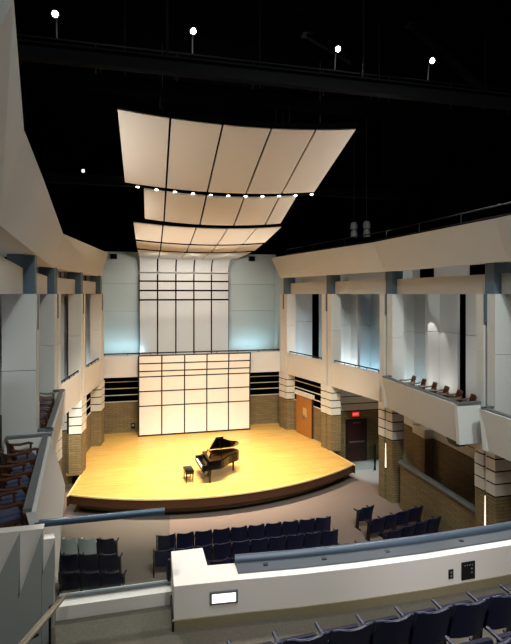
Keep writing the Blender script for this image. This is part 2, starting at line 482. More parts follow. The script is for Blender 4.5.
wallbox(dc + du * 0.12 + dn * 0.092, 0.34, 0.012, STAGE + 1.05, STAGE + 1.5, du, dn).build('notice', mat('notice_tan', (205, 170, 110), 0.7), dr)
wallbox(dc + dn * 0.05, 1.72, 0.16, STAGE + 2.10, STAGE + 2.30, du, dn).build('lintel', M['block_stone'], dr)

# ------------------------------------------------------------------ exit passage on the right, alcove on the left
for sg, side, x0, x1, y in ((1, 'right', 8.9, 12.2, 21.75), (-1, 'left', -6.2, -3.3, 21.3)):
    rw = struct_root(f'wall_{side}', f'brick end wall with white courses in the passage on the {side}', 'wall')
    MB().box(((x0 + x1) / 2, y + 0.1, BRICK_TOP / 2), (x1 - x0, 0.2, BRICK_TOP)).build('brick_field', M['brick'], rw)
    MB().box(((x0 + x1) / 2, y + 0.12, (BRICK_TOP + SOFFIT) / 2), (x1 - x0, 0.18, SOFFIT - BRICK_TOP)).build('band_core', M['black'], rw)
    h = (SOFFIT - BRICK_TOP) / 4
    for k in range(4):
        MB().box(((x0 + x1) / 2, y + 0.1, BRICK_TOP + k * h + h / 2 + 0.02), (x1 - x0, 0.2, h - 0.05)).build('white_course', M['block_stone'], rw)
for sg, side, x in ((1, 'right', 11.5), (-1, 'left', -5.9)):
    rw = struct_root(f'wall_{side}', f'brick outer wall with white courses under the gallery on the {side}', 'wall')
    MB().box((x + sg * 0.1, 14.7, 2.35 / 2), (0.2, 14.0, 2.35)).build('brick_field', M['brick'], rw)
    MB().box((x + sg * 0.12, 14.7, 3.17), (0.2, 14.0, 1.6)).build('band_core', M['black'], rw)
    for k in range(4):
        MB().box((x + sg * 0.1, 14.7, 2.35 + 0.4 * k + 0.22), (0.2, 14.0, 0.36)).build('white_course', M['block_stone'], rw)
    if sg > 0:
        MB().box((x - 0.2, 17.75, 2.35 / 2), (0.4, 0.9, 2.35)).build('brick_pilaster', M['brick'], rw)
        MB().box((x - 0.2, 17.75, 2.57), (0.42, 0.92, 0.36)).build('pilaster_course', M['block_stone'], rw)

dr = struct_root('door_2', 'dark red door under the exit sign in the right passage', 'door')
MB().box((10.08, 21.70, 1.05), (1.12, 0.10, 2.10)).build('frame', M['plate'], dr)
lf = MB().box((10.08, 21.655, 1.03), (0.98, 0.05, 2.02)).build('leaf', M['reddoor'], dr)
MB().box((10.08, 21.615, 1.0), (0.8, 0.05, 0.07)).build('push_bar', M['railgrey'], lf)
MB().box((10.08, 21.615, 1.95), (0.4, 0.05, 0.05)).build('door_closer', M['railgrey'], lf)

ex = thing('exit_sign', 'small red lit EXIT sign above the dark red door', 'sign', (10.05, 21.74, 2.36))
MB().box((0, -0.04, 0), (0.36, 0.06, 0.22), bev=0.008).build('housing', M['exit'], ex)
cu = bpy.data.curves.new('exit_letters', 'FONT'); cu.body = 'EXIT'; cu.size = 0.15; cu.extrude = 0.004
cu.align_x = 'CENTER'; cu.align_y = 'CENTER'; cu.materials.append(M['exittext'])
tc_ = bpy.data.objects.new('letters', cu); COL.objects.link(tc_)
bpy.context.view_layer.update()
me_ = bpy.data.meshes.new_from_object(tc_.evaluated_get(bpy.context.evaluated_depsgraph_get()))
bpy.data.objects.remove(tc_)
to = bpy.data.objects.new('letters', me_); COL.objects.link(to); to.parent = ex
to.location = (0, -0.076, 0); to.rotation_euler = (R(90), 0, 0)

gp = thing('glass_screen', 'clear glass guard panel with dark post beside the right stage corner', 'screen', (9.0, 20.4, 0))
MB().box((0.72, 0, 0.62), (1.38, 0.02, 1.1)).build('pane', M['glass'], gp)
for x in (0.0, 1.44):
    MB().box((x, 0, 0.62), (0.07, 0.07, 1.24), bev=0.006).build('post', M['plate'], gp)

# ramp wall with thick rail on the right
rw = struct_root('wall_right', 'low brick ramp wall with grey capping rail beside the right seats', 'wall')
ra = Vector((9.55, 16.55)); rb = Vector((9.95, 12.45))
MB().prism([ra, rb, rb + Vector((0.16, 0)), ra + Vector((0.16, 0))], 0, [1.75, 1.55, 1.55, 1.75]).build('brick_field', M['brick'], rw)
MB().tube([(ra.x + .02, ra.y, 1.80), (rb.x + .02, rb.y, 1.62)], 0.11, 12).build('capping_rail', M['railgrey'], rw)

# glowing wedges stand in for the light washing the pillar grooves
def groove_wash(P, i, z0, z1, label):
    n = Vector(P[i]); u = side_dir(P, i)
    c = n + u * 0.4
    t = thing('groove_light_wash', label, 'light wash', (c.x, c.y, z0), math.atan2(u.y, u.x) - math.pi / 2)
    MB().loft([[(-0.004, -0.026, 0), (-0.004, 0.026, 0), (0.025, 0.026, 0), (0.025, -0.026, 0)], [(-0.0, -0.005, z1 - z0), (-0.0, 0.005, z1 - z0), (0.02, 0.005, z1 - z0), (0.02, -0.005, z1 - z0)]]).build('glowing_wash', M['groovewash'], t)
    MB().box((0.01, 0, -0.03), (0.03, 0.05, 0.06)).build('groove_wash_foot', M['plate'], t)
groove_wash(PR, 2, 1.3, 2.3, 'slim glowing wedge standing in for light wash in the groove of the pillar beside the exit passage')
groove_wash(PR, 3, 0.75, 2.4, 'slim glowing wedge standing in for light wash in the pillar groove at the end of the ramp wall')

# ------------------------------------------------------------------ boxes with armchairs
def box_front(corners, sg, side, name, th=0.14, lean=0.12):
    """gallery box: corners of the top edge seen in plan; lower edge leans inward"""
    root = struct_root('balcony_box', f'plastered side box front on the {side} {name}', 'gallery box')
    mb = MB()
    for (a, b) in zip(corners, corners[1:]):
        a = Vector(a); b = Vector(b); d = (b - a).normalized(); n = Vector((-d.y, d.x))
        c = Vector(((corners[0][0] + corners[-1][0]) / 2 + sg * 1.5, (a.y + b.y) / 2))
        if n.dot(c - (a + b) / 2) < 0: n = -n
        mb.loft([[(p.x, p.y, RAIL), (p.x + n.x * th, p.y + n.y * th, RAIL), (p.x + n.x * (lean + th), p.y + n.y * (lean + th), SOFFIT), (p.x + n.x * lean, p.y + n.y * lean, SOFFIT)] for p in (a, b)])
    mb.build('front', M['plaster_warm'] if False else M['plaster'], root)
    cp = MB()
    for (a, b) in zip(corners, corners[1:]):
        a = Vector(a); b = Vector(b); d = (b - a).normalized(); n = Vector((-d.y, d.x))
        c = Vector(((corners[0][0] + corners[-1][0]) / 2 + sg * 1.5, (a.y + b.y) / 2))
        if n.dot(c - (a + b) / 2) < 0: n = -n
        o = n * 0.12
        cp.bar((a.x + o.x, a.y + o.y, RAIL + 0.03), (b.x + o.x, b.y + o.y, RAIL + 0.03), 0.12, 0.06)
    cp.build('grey_capping', M['railgrey'], root)
    return root
def box_floor(pts, side, name):
    trim(MB().prism(pts, SOFFIT + 0.02, SOFFIT + 0.46), M['carpet2'], f'floor of the {name} on the {side}', 'gallery floor')

box_front([(9.3, 17.0), (8.92, 16.9), (8.87, 12.3), (9.7, 12.35)], 1, 'right', 'between the third and last pillars')
box_front([(9.62, 11.75), (9.2, 11.62), (9.25, 6.5), (10.6, 6.4)], 1, 'right', 'nearest the balcony')
box_front([(-3.2, 17.0), (-2.84, 16.95), (-2.28, 11.95), (-3.2, 11.8)], -1, 'left', 'between the third and last pillars')
box_front([(-3.2, 11.42), (-2.24, 11.5), (-1.70, 7.62)], -1, 'left', 'nearest the balcony', lean=-0.30)
box_floor([(9.05, 16.8), (9.02, 12.45), (11.6, 12.45), (11.6, 16.8)], 'right', 'armchair box')
box_floor([(9.35, 11.5), (9.4, 6.5), (11.2, 6.5), (11.2, 11.5)], 'right', 'box nearest the balcony')
box_floor([(-3.0, 16.8), (-2.45, 12.0), (-5.0, 12.0), (-5.0, 16.8)], 'left', 'armchair box')
box_floor([(-2.4, 11.4), (-1.9, 7.62), (-4.5, 7.62), (-4.5, 11.4)], 'left', 'box nearest the balcony')

sp = thing('soffit_spot_lamp', 'black angular lamp housing under the front corner of the right armchair box', 'lamp', (9.3, 12.75, SOFFIT + 0.02))
MB().loft([[(-.22, -.3, 0), (.22, -.3, 0), (.22, .3, 0), (-.22, .3, 0)], [(-.14, -.2, -.26), (.14, -.2, -.26), (.14, .2, -.26), (-.14, .2, -.26)]]).build('housing', M['plate'], sp)
MB().box((0, 0, -0.267), (0.2, 0.3, 0.01)).build('lens', M['fixture'], sp)

def make_armchair(label, group):
    t = thing('armchair', label, 'chair', (0, 0, 0), 0, group)
    W = 0.27
    MB().box((0, 0.02, 0.42), (0.48, 0.46, 0.09), bev=0.03).build('seat', M['chairblue'], t, True)
    MB().box((0, 0.02, 0.355), (0.50, 0.48, 0.05), bev=0.008).build('seat_frame', M['chairwood'], t)
    # curved backrest, wraps round behind the sitter
    rings = []
    for z, o, tk in ((0.50, 0.0, .025), (0.65, -0.03, .03), (0.80, -0.075, .03), (0.86, -0.10, .02)):
        out, inn = [], []
        for k in range(9):
            x = -0.25 + 0.5 * k / 8
            y = -0.235 + 0.07 * (x / 0.25) ** 2 + o
            out.append((x, y - tk, z)); inn.append((x, y, z))
        rings.append(out + inn[::-1])
    MB().loft(rings).build('backrest', M['chairwood'], t, True)
    for sx in (-1, 1):
        MB().tube([(sx * W, 0.24, 0), (sx * W, 0.235, 0.35), (sx * W, 0.22, 0.62)], [0.02, 0.026, 0.022], 8).build('leg', M['chairwood'], t, True)
        MB().tube([(sx * W * .95, -0.27, 0), (sx * W, -0.22, 0.42), (sx * W, -0.25, 0.68)], [0.02, 0.026, 0.022], 8).build('leg', M['chairwood'], t, True)
        MB().tube([(sx * W, 0.27, 0.625), (sx * W, 0.18, 0.66), (sx * W, 0.0, 0.655), (sx * W, -0.15, 0.68), (sx * W * .97, -0.27, 0.72)], [0.02, 0.03, 0.03, 0.028, 0.024], 8).build('armrest', M['chairwood'], t, True)
    return t
ZB = SOFFIT + 0.461
ac = None
def place_chair(x, y, rz, label, group):
    global ac
    if ac is None:
        ac = make_armchair(label, group); ac.location = (x, y, ZB); ac.rotation_euler = (0, 0, rz)
    else:
        dup(ac, (x, y, ZB), rz, label, group)
ordn = ['first', 'second', 'third', 'fourth', 'fifth', 'sixth']
gl = 'armchairs in the near left box'
for k in range(5):
    y_ = 10.95 - 0.69 * k
    p = Vector((-2.24 + (11.5 - y_) * 0.139 - 0.54, y_))
    place_chair(p.x, p.y, R(-63), f'wooden armchair with blue seat in the near left box, {ordn[4 - k]} from the balcony glass' if k < 4 else 'wooden armchair with blue seat in the near left box, closest to the balcony', gl)
gl2 = 'armchairs in the far left box'
a = Vector((-2.84, 16.95)); b = Vector((-2.28, 11.95))
for k in range(6):
    p = a.lerp(b, (0.55 + 0.74 * k) / 5.0) + Vector((-0.58, 0))
    place_chair(p.x, p.y, R(-90 + 8), f'wooden armchair in the left box behind the grey pillar, {ordn[k]} from the stage', gl2)
gr = 'armchairs in the right box'
for k in range(6):
    place_chair(9.50, 16.0 - 0.67 * k, R(68), f'wooden armchair behind the right box front, {ordn[k]} from the stage', gr)

# ------------------------------------------------------------------ acoustic reflectors
def panel_mesh(prof, x0, x1, sag, xa, xb, th=0.07, nx=4):
    """prof: (y, z) points; the visible face is the underside / hall side"""
    n = len(prof)
    nrm = []
    for i in range(n):
        a = prof[max(i - 1, 0)]; b = prof[min(i + 1, n - 1)]
        dy, dz = b[0] - a[0], b[1] - a[1]; l = math.hypot(dy, dz)
        nrm.append((-dz / l, dy / l))
    lo, hi = [], []
    for k in range(nx + 1):
        x = x0 + (x1 - x0) * k / nx
        t = (x - (xa + xb) / 2) / ((xb - xa) / 2)
        s = sag * (1 - t * t)
        lo.append([(x, p[0] + q[0] * 0 , p[1] - s * q[1]) for p, q in zip(prof, nrm)])
        hi.append([(x, p[0] + q[0] * th, p[1] - s * q[1] + q[1] * th) for p, q in zip(prof, nrm)])
    return MB().loft([l + h[::-1] for l, h in zip(lo, hi)])
def subdiv(p, q, n): return [(p[0] + (q[0] - p[0]) * i / n, p[1] + (q[1] - p[1]) * i / n) for i in range(n + 1)]
GAP = 0.06
def reflector(name, label, cat, rows, xs, sag, m, hang=True, th=0.07, gap=GAP):
    t = thing(name, label, cat)
    for r, prof in enumerate(rows):
        for k in range(len(xs) - 1):
            sg_ = sag[r] if isinstance(sag, (list, tuple)) else sag
            panel_mesh(prof, xs[k] + gap / 2, xs[k + 1] - gap / 2, sg_, xs[0], xs[-1], th).build('panel', m, t, True)
        if hang:
            up = [(p[0], p[1] + th + 0.02) for p in prof]
            panel_mesh(up, xs[0], xs[-1], sg_, xs[0], xs[-1], 0.04, 10).build('black_backing', M['void'], t, True)
    return t
r1 = reflector('ceiling_reflector', 'large five panel curved ceiling reflector hung nearest the audience', 'acoustic reflector', [subdiv((12.3, 13.09), (15.75, 12.05), 4)], [-0.85, 0.5, 1.88, 3.22, 4.5, 5.73], 0.2, M['reflector'])
r2 = reflector('ceiling_reflector', 'smaller middle ceiling reflector just behind the largest one', 'acoustic reflector', [subdiv((16.1, 11.92), (18.2, 11.27), 4)], [-0.25, 0.5, 1.88, 3.22, 4.5, 5.17], 0.17, M['reflector'])
curve = [(30.9, 10.72)] + [(31.0 + 1.05 * math.sin(a), 9.86 + 0.86 * math.cos(a)) for a in [R(v) for v in (5, 20, 35, 50, 65, 80, 90)]] 
rows3 = [subdiv((19.8, 11.35), (22.8, 11.0), 4), subdiv((22.98, 11.0), (25.1, 10.8), 3), subdiv((25.3, 10.8), (30.5, 10.73), 5)]
r3 = reflector('ceiling_reflector', 'rearmost ceiling reflector that reaches back towards the choir loft wall', 'acoustic reflector', rows3, [-0.72, 0.5, 1.88, 3.22, 4.5, 5.65], [0.17, 0.15, 0.1], M['reflector'])
xs4 = [-0.76, 0.45, 1.67, 2.89, 4.10, 5.32]
rows4 = [curve] + [subdiv((32.05, a), (32.05, b), 2) for a, b in ((9.79, 9.32), (9.21, 8.69), (8.58, 8.06), (7.95, 4.1))]
r4 = reflector('loft_reflector', 'tall gridded reflector panels on the choir loft wall, curving over at the top', 'acoustic reflector', rows4, xs4, 0.0, M['shell'], hang=False, th=0.05, gap=0.095)
panel_mesh([(y + 0.09, z + 0.09) for y, z in curve], xs4[0], xs4[-1], 0.0, xs4[0], xs4[-1], 0.04, 2).build('dark_backing', M['void'], r4, True)
MB().box((2.28, 32.22, 6.95), (6.1, 0.06, 5.6)).build('dark_backing', M['void'], r4)
for t_, ys in ((r1, ((12.5, 13.05), (15.5, 12.15))), (r2, ((16.3, 11.9), (18.0, 11.35))), (r3, ((20.2, 11.33), (25.0, 10.85), (30.0, 10.8)))):
    for y, z in ys:
        for x in (0.3, 4.7):
            MB().cyl((x, y, z - 0.03), (x, y, 15.0), 0.012, 6).build('hanging_cable', M['darkmetal'], t_)
for t_, y, z, xa, xb, sg_ in ((r1, 12.16, 13.12, -0.85, 5.73, .2), (r2, 15.96, 11.98, -0.25, 5.17, .17), (r1, 15.72, 12.14, -0.85, 5.73, .2), (r2, 18.2, 11.36, -0.25, 5.17, .17), (r3, 19.66, 11.38, -0.72, 5.65, .17), (r3, 22.86, 10.95, -0.72, 5.65, .16), (r3, 25.16, 10.74, -0.72, 5.65, .12)):
    mb = MB()
    n = 12
    rings = []
    for k in range(n + 1):
        x = xa + (xb - xa) * k / n
        s = sg_ * (1 - ((x - (xa + xb) / 2) / ((xb - xa) / 2)) ** 2)
        rings.append([(x, y, z - s), (x, y + 0.12, z - s), (x, y + 0.12, z - s + 0.12), (x, y, z - s + 0.12)])
    mb.loft(rings).build('edge_frame', M['void'], t_)

# row of downlights under the first reflector
for k in range(11):
    x = -0.42 + 6.1 * k / 10
    s = 0.2 * (1 - ((x - 2.44) / 3.29) ** 2)
    d = thing('canopy_downlight', f'small white canopy downlight behind the large reflector, {["first","second","third","fourth","fifth","sixth","seventh","eighth","ninth","tenth","last"][k]} from the left', 'downlight', (x, 15.96, 12.0 - s), 0, 'downlights behind the large reflector')
    MB().cyl((0, 0, 0.02), (0, 0, 0.2), 0.06, 12).build('housing', M['plate'], d)
    MB().cyl((0, 0, -0.005), (0, 0, 0.02), 0.055, 12).build('lens', M['downlamp'], d)

# free standing gridded shell at the back of the stage
sh = thing('stage_shell', 'white gridded acoustic shell standing at the back of the stage', 'acoustic shell', (0, 0, 0))
xs = [-0.62, 0.58, 1.79, 3.0, 4.20, 5.41]
zs = [0.86, 2.42, 3.2, 3.98, 4.28, 4.70, 5.13]
def sy(z): return 25.45 - max(0, z - 3.9) * 0.14
for r in range(6):
    for k in range(5):
        z0, z1 = zs[r] + 0.036, zs[r + 1] - 0.036
        x0, x1 = xs[k] + 0.036, xs[k + 1] - 0.036
        MB().loft([[(x0, sy(z), z), (x1, sy(z), z), (x1, sy(z) + 0.06, z), (x0, sy(z) + 0.06, z)] for z in (z0, z1)]).build('panel', M['shell'], sh)
MB().loft([[(-0.66, sy(z) + 0.04, z), (5.45, sy(z) + 0.04, z), (5.45, sy(z) + 0.10, z), (-0.66, sy(z) + 0.10, z)] for z in (STAGE, 3.9, 5.15)]).build('dark_frame', M['plate'], sh)

# small black loudspeakers on the loft wall
for x, lab in ((-2.4, 'small black loudspeaker high on the loft wall at the left'), (7.0, 'small black loudspeaker high on the loft wall beside the right cove')):
    s = thing('loudspeaker', lab, 'speaker', (x, 32.3, 10.9), 0, 'loudspeakers on the loft wall')
    MB().box((0, 0, 0), (0.42, 0.3, 0.34), bev=0.02).build('cabinet', M['plate'], s)
    MB().box((0, -0.156, 0), (0.36, 0.012, 0.28)).build('grille', M['black'], s)
    MB().box((0, 0.2, 0), (0.08, 0.12, 0.08)).build('bracket', M['darkmetal'], s)
pl = thing('wall_box', 'small black socket box on the brick wall left of the shell', 'socket box', (-0.95, 26.43, 1.15))
MB().box((0, 0, 0), (0.22, 0.06, 0.3), bev=0.01).build('box', M['plate'], pl)
MB().box((0, -0.034, 0.04), (0.12, 0.008, 0.1)).build('socket', M['fixture'], pl)

# ------------------------------------------------------------------ dark ceiling zone
struct(MB().box((2.5, 13, 18.6), (30, 44, 0.2)).build('ceiling', M['void']), 'black ceiling high above the hall', 'ceiling')
struct(MB().box((2.5, 34.5, 14.6), (30, 0.2, 7.9)).build('wall_back', M['void']), 'black upper wall above the choir loft', 'wall')
struct(MB().box((-7.5, 14, 9.2), (0.2, 42, 18.6)).build('wall_left', M['void']), 'black outer wall on the left', 'wall')
struct(MB().box((13.9, 14, 9.2), (0.2, 42, 18.6)).build('wall_right', M['void']), 'black outer wall on the right', 'wall')
struct(MB().box((2.5, -7, 9.2), (22, 0.2, 18.6)).build('wall_rear', M['plaster']), 'plaster rear wall behind the balcony', 'wall')
cw = thing('lighting_catwalk', 'dark lighting catwalk with pipe rails high across the hall', 'catwalk')
MB().box((3.0, 15.3, 15.0), (20.4, 1.2, 0.12)).build('deck', M['void'], cw)
for y in (14.6, 15.95):
    for z in (15.45, 15.88):
        MB().cyl((-7.0, y, z), (13.4, y, z), 0.025, 8).build('rail_pipe', M['darkmetal'], cw)
    for k in range(9):
        MB().cyl((-6.4 + 2.4 * k, y, 15.0), (-6.4 + 2.4 * k, y, 15.88), 0.022, 8).build('rail_post', M['darkmetal'], cw)
for k in range(5):
    MB().cyl((-5.2 + 4.4 * k, 15.3, 15.0), (-5.2 + 4.4 * k, 15.3, 18.55), 0.03, 8).build('hanger', M['darkmetal'], cw)
for y, z, lab in ((11.6, 14.0, 'dark steel beam just in front of the large ceiling reflector'), (20.6, 13.2, 'dark steel beam behind the middle ceiling reflector')):
    bmn = thing('steel_girder', lab, 'girder', (3.0, y, z))
    MB().box((0, 0, 0.18), (20, 0.22, 0.04)).build('flange', M['black'], bmn)
    MB().box((0, 0, -0.18), (20, 0.22, 0.04)).build('flange', M['black'], bmn)
    for x in (-8, -2.6, 2.6, 8): MB().cyl((x, 0, 0.2), (x, 0, 18.5 - z), 0.03, 8).build('hanger', M['black'], bmn)
    MB().box((0, 0, 0), (20, 0.04, 0.34)).build('web', M['black'], bmn)
for a, b, lab in (((9.0, 14.8, 17.9), (11.6, 14.2, 15.4), 'dark slanted roof brace at the upper right'), ((5.6, 16.2, 17.9), (7.2, 15.8, 16.9), 'short dark slanted brace above the third spotlight')):
    s = thing('roof_brace', lab, 'brace')
    MB().bar(a, b, 0.2, 0.2).build('bar', M['black'], s)
    MB().box(a, (0.4, 0.4, 0.06)).build('end_plate', M['darkmetal'], s)

for x, lab in ((-2.68, 'leftmost bright spotlight on the catwalk'), (1.27, 'bright catwalk spotlight above the largest ceiling reflector'), (6.0, 'third bright catwalk spotlight, right of the ceiling reflectors'), (9.47, 'rightmost bright spotlight on the catwalk')):
    s = thing('spotlight', lab, 'spotlight', (x, 14.35, 16.5), 0, 'spotlights on the catwalk')
    MB().tube([(0, 0.30, 0.12), (0, 0.02, -0.02), (0, -0.05, -0.055)], [0.07, 0.11, 0.12], 14).build('can', M['darkmetal'], s, True)
    MB().cyl((0, -0.05, -0.056), (0, -0.064, -0.063), 0.08, 14).build('lens', M['lamp'], s)
    MB().cyl((0, 0.14, 0.0), (0, 0.22, -0.6), 0.02, 8).build('yoke', M['fixture'], s)

# two grey lamp heads hung near the right cove
for x, y, lab in ((9.18, 20.0, 'left one of two pale stage lamps hung above the right cove'), (9.62, 19.6, 'right one of two pale stage lamps hung above the right cove')):
    s = thing('hanging_stage_lamp', lab, 'stage lamp', (x, y, 11.3), 0, 'pale stage lamps above the right cove')
    MB().tube([(0, 0, -0.28), (0, 0, -0.1), (0, 0, 0.05)], [0.15, 0.15, 0.11], 12).build('lower_can', M['fixture'], s, True)
    MB().tube([(0, 0, 0.1), (0, 0, 0.3), (0, 0, 0.42)], [0.16, 0.16, 0.1], 12).build('upper_can', M['fixture'], s, True)
    MB().cyl((0, 0, 0.05), (0, 0, 0.1), 0.05, 8).build('neck', M['fixture'], s)
    MB().cyl((0, 0, 0.42), (0, 0, 15), 0.018, 6).build('hanging_pipe', M['darkmetal'], s)

wl = thing('work_lamp', 'tiny white work lamp on a pipe in the dark left of the large reflector', 'lamp', (-3.2, 24.0, 14.3))
MB().cyl((-0.4, 0, -0.12), (2.6, 0, -0.12), 0.03, 8).build('pipe', M['fixture'], wl)
MB().box((0, -0.08, 0.08), (0.16, 0.14, 0.2), bev=0.02).build('housing', M['fixture'], wl)
MB().box((0, -0.156, 0.08), (0.12, 0.012, 0.14)).build('lens', M['steplight'], wl)
for x in (-0.3, 2.5): MB().cyl((x, 0, -0.1), (x, 0, 4.2), 0.015, 6).build('hanger', M['black'], wl)

# ------------------------------------------------------------------ grand piano
pn = thing('grand_piano', 'black grand piano with raised lid in the middle of the stage', 'piano', (1.90, 19.15, STAGE), R(-83.4))
pn.scale = (0.9, 0.87, 0.92)
def outline(sc=0.0):
    p = [(-0.74 - sc, 0.36 - sc), (0.74 + sc, 0.36 - sc)]
    bent = [(0.74, 0.75), (0.72, 0.92), (0.64, 1.08), (0.48, 1.25), (0.30, 1.42), (0.17, 1.6), (0.09, 1.78), (0.0, 1.95), (-0.16, 2.07), (-0.36, 2.11), (-0.56, 2.07), (-0.69, 1.96), (-0.74, 1.8)]
    return p + [(x + (sc if x > -0.3 else -sc if x < -0.6 else 0), y + (sc if y > 1 else 0)) for x, y in bent]
MB().prism(outline(), 0.60, 0.97).build('case', M['piano'], pn)
MB().prism(outline(-0.06), 0.965, 0.975).build('iron_frame', M['gold'], pn)
kb = MB().box((0, 0.19, 0.62), (1.48, 0.36, 0.10), bev=0.008).build('keybed', M['piano'], pn)
for s in (-1, 1):
    MB().box((s * 0.69, 0.2, 0.74), (0.10, 0.36, 0.17), bev=0.012).build('cheek_block', M['piano'], pn)
ky = MB().box((0, 0.115, 0.69), (1.24, 0.15, 0.03)).build('white_keys', M['ivory'], pn)
mb = MB()
for k in range(52):
    if k % 7 in (0, 2, 3, 5, 6): mb.box((-0.61 + 0.0238 * (k + 1), 0.155, 0.712), (0.012, 0.09, 0.014))
mb.build('black_keys', M['piano'], ky)
MB().box((0, 0.27, 0.80), (1.28, 0.04, 0.2), rx=R(-20)).build('fallboard', M['piano'], pn)
md = MB().box((0, 0.52, 1.08), (0.78, 0.02, 0.22), rx=R(-22), bev=0.005).build('music_desk', M['piano'], pn)
MB().box((0.0, 0.498, 1.085), (0.42, 0.006, 0.17), rx=R(-22)).build('sheet_music', mat('sheet_paper', (210, 150, 90), 0.7), md)
lid_o = [(x, y) for x, y in outline(0.02) if y > 0.3]
a = R(35)
def lidp(x, y, o): 
    d = x + 0.76
    return (-0.76 + d * math.cos(a) - o * math.sin(a), y, 0.985 + d * math.sin(a) + o * math.cos(a))
lo = [lidp(x, max(y, 0.72), 0) for x, y in lid_o]; hi = [lidp(x, max(y, 0.72), 0.035) for x, y in lid_o]
MB().loft([lo, hi]).build('lid', M['piano'], pn)
fl = [(-0.76, 0.74), (0.76, 0.74), (0.76, 1.12), (-0.76, 1.12)]
MB().loft([[lidp(x, y, 0.04) for x, y in fl], [lidp(x, y, 0.075) for x, y in fl]]).build('folded_front_lid', M['piano'], pn)
MB().cyl((0.66, 0.98, 0.97), (0.36, 0.98, 1.82), 0.014, 8).build('lid_prop', M['piano'], pn)
for x, y in ((-0.62, 0.42), (0.62, 0.42), (-0.40, 1.85)):
    lg = MB().tube([(x, y, 0.06), (x, y, 0.12), (x, y, 0.40), (x, y, 0.61)], [0.045, 0.04, 0.06, 0.08], 8).build('leg', M['piano'], pn)
    MB().cyl((x - 0.015, y, 0.035), (x + 0.015, y, 0.035), 0.035, 12).build('caster', M['gold'], lg)
ly = MB().box((-0.07, 0.5, 0.36), (0.03, 0.04, 0.5)).box((0.07, 0.5, 0.36), (0.03, 0.04, 0.5)).box((0, 0.5, 0.12), (0.26, 0.1, 0.06)).build('pedal_lyre', M['piano'], pn)
for x in (-0.07, 0, 0.07):
    MB().box((x, 0.40, 0.09), (0.025, 0.14, 0.012)).build('pedal', M['gold'], ly)

bn = thing('piano_bench', 'small black piano bench with padded top in front of the keyboard', 'bench', (1.50, 19.08, STAGE), R(-83.4))
MB().box((0, 0, 0.465), (0.62, 0.36, 0.07), bev=0.025).build('padded_top', M['piano'], bn, True)
MB().box((0, 0, 0.40), (0.60, 0.34, 0.07)).build('apron', M['piano'], bn)
for x in (-1, 1):
    for y in (-1, 1):
        MB().tube([(x * .26, y * .13, 0), (x * .26, y * .13, 0.37)], [0.018, 0.028], 8).build('leg', M['piano'], bn)

# ------------------------------------------------------------------ auditorium seats
def make_seat(label, fabric, shell, arm, both, group):
    t = thing('theatre_seat', label, 'seat', (0, 0, 0), 0, group)
    def back_rings(off, zt, hw, dz):
        rings = []
        for z, y in ((0.30, -0.12), (0.42, -0.15), (0.60, -0.20), (0.74, -0.245), (zt, -0.275)):
            o, i = [], []
            for k in range(9):
                x = -hw + 2 * hw * k / 8
                cy = 0.045 * (x / hw) ** 2
                cz = 0.035 * (x / hw) ** 2 if z == zt else 0
                if z == zt: cz -= 0.03 * max(0, abs(x / hw) - 0.8) * 5
                o.append((x, y + cy - off[0], z + cz)); i.append((x, y + cy - off[1], z + cz))
            rings.append(o + i[::-1])
        return rings
    MB().loft(back_rings((0.045, 0.02), 0.83, 0.262, 0)).build('back_shell', shell, t, True)
    MB().loft(back_rings((0.016, -0.035), 0.80, 0.255, 0)).build('back_cushion', fabric, t, True)
    hl_pts = []
    for k in range(9):
        x = -0.258 + 0.516 * k / 8
        hl_pts.append((x, -0.305 + 0.045 * (x / .262) ** 2, 0.833 + 0.035 * (x / .262) ** 2 - 0.03 * max(0, abs(x / .262) - 0.8) * 5))
    MB().tube(hl_pts, 0.008, 6).build('top_edge_highlight', M['highlightgrey'], t)  # paler strip painted as the highlight on the seat back's top edge
    MB().box((0, 0.03, 0.43), (0.50, 0.10, 0.36), rx=R(-14), bev=0.035).build('folded_seat', fabric, t, True)
    for s in ((-1, 1) if both else (-1,)):
        x = s * 0.29
        st = MB().box((x, -0.02, 0.30), (0.035, 0.14, 0.60), rx=R(6)).box((x, -0.02, 0.015), (0.05, 0.3, 0.03)).build('standard', M['plate'], t)
        MB().box((x, 0.02, 0.625), (0.05, 0.36, 0.04), bev=0.015).build('armrest', arm, st)
    return t
seat_cache = {}
def seat(x, y, z, rz, label, group, style='navy', both=False):
    key = (style, both)
    if key not in seat_cache:
        if style == 'navy': s = make_seat(label, M['navy'], M['seatshell'], M['arm'], both, group)
        else: s = make_seat(label, M['seatglare'], M['seatglare'], M['armglare'], both, group)
        s.location = (x, y, z); s.rotation_euler = (0, 0, rz); seat_cache[key] = s
    else:
        dup(seat_cache[key], (x, y, z), rz, label, group)
nth = ['first', 'second', 'third', 'fourth', 'fifth', 'sixth', 'seventh', 'eighth', 'ninth', 'tenth']
rown = ['front', 'second', 'third', 'fourth']
PIT = 0.582
for r in range(4):
    y = 14.85 + 0.27 - 0.87 * r
    for k in range(10):
        x = 0.19 + 0.29 + PIT * k + (0.0, -0.10, 0.26, 0.3)[r]
        seat(x, y, 0, 0, f'navy theatre seat in the {rown[r]} row of the central block, {nth[k]} from the left aisle', f'central block seats, {rown[r]} row', 'navy', k == 9)
rz = R(-12.7)
d = Vector((math.cos(rz), math.sin(rz))); nrm = Vector((-d.y, d.x))
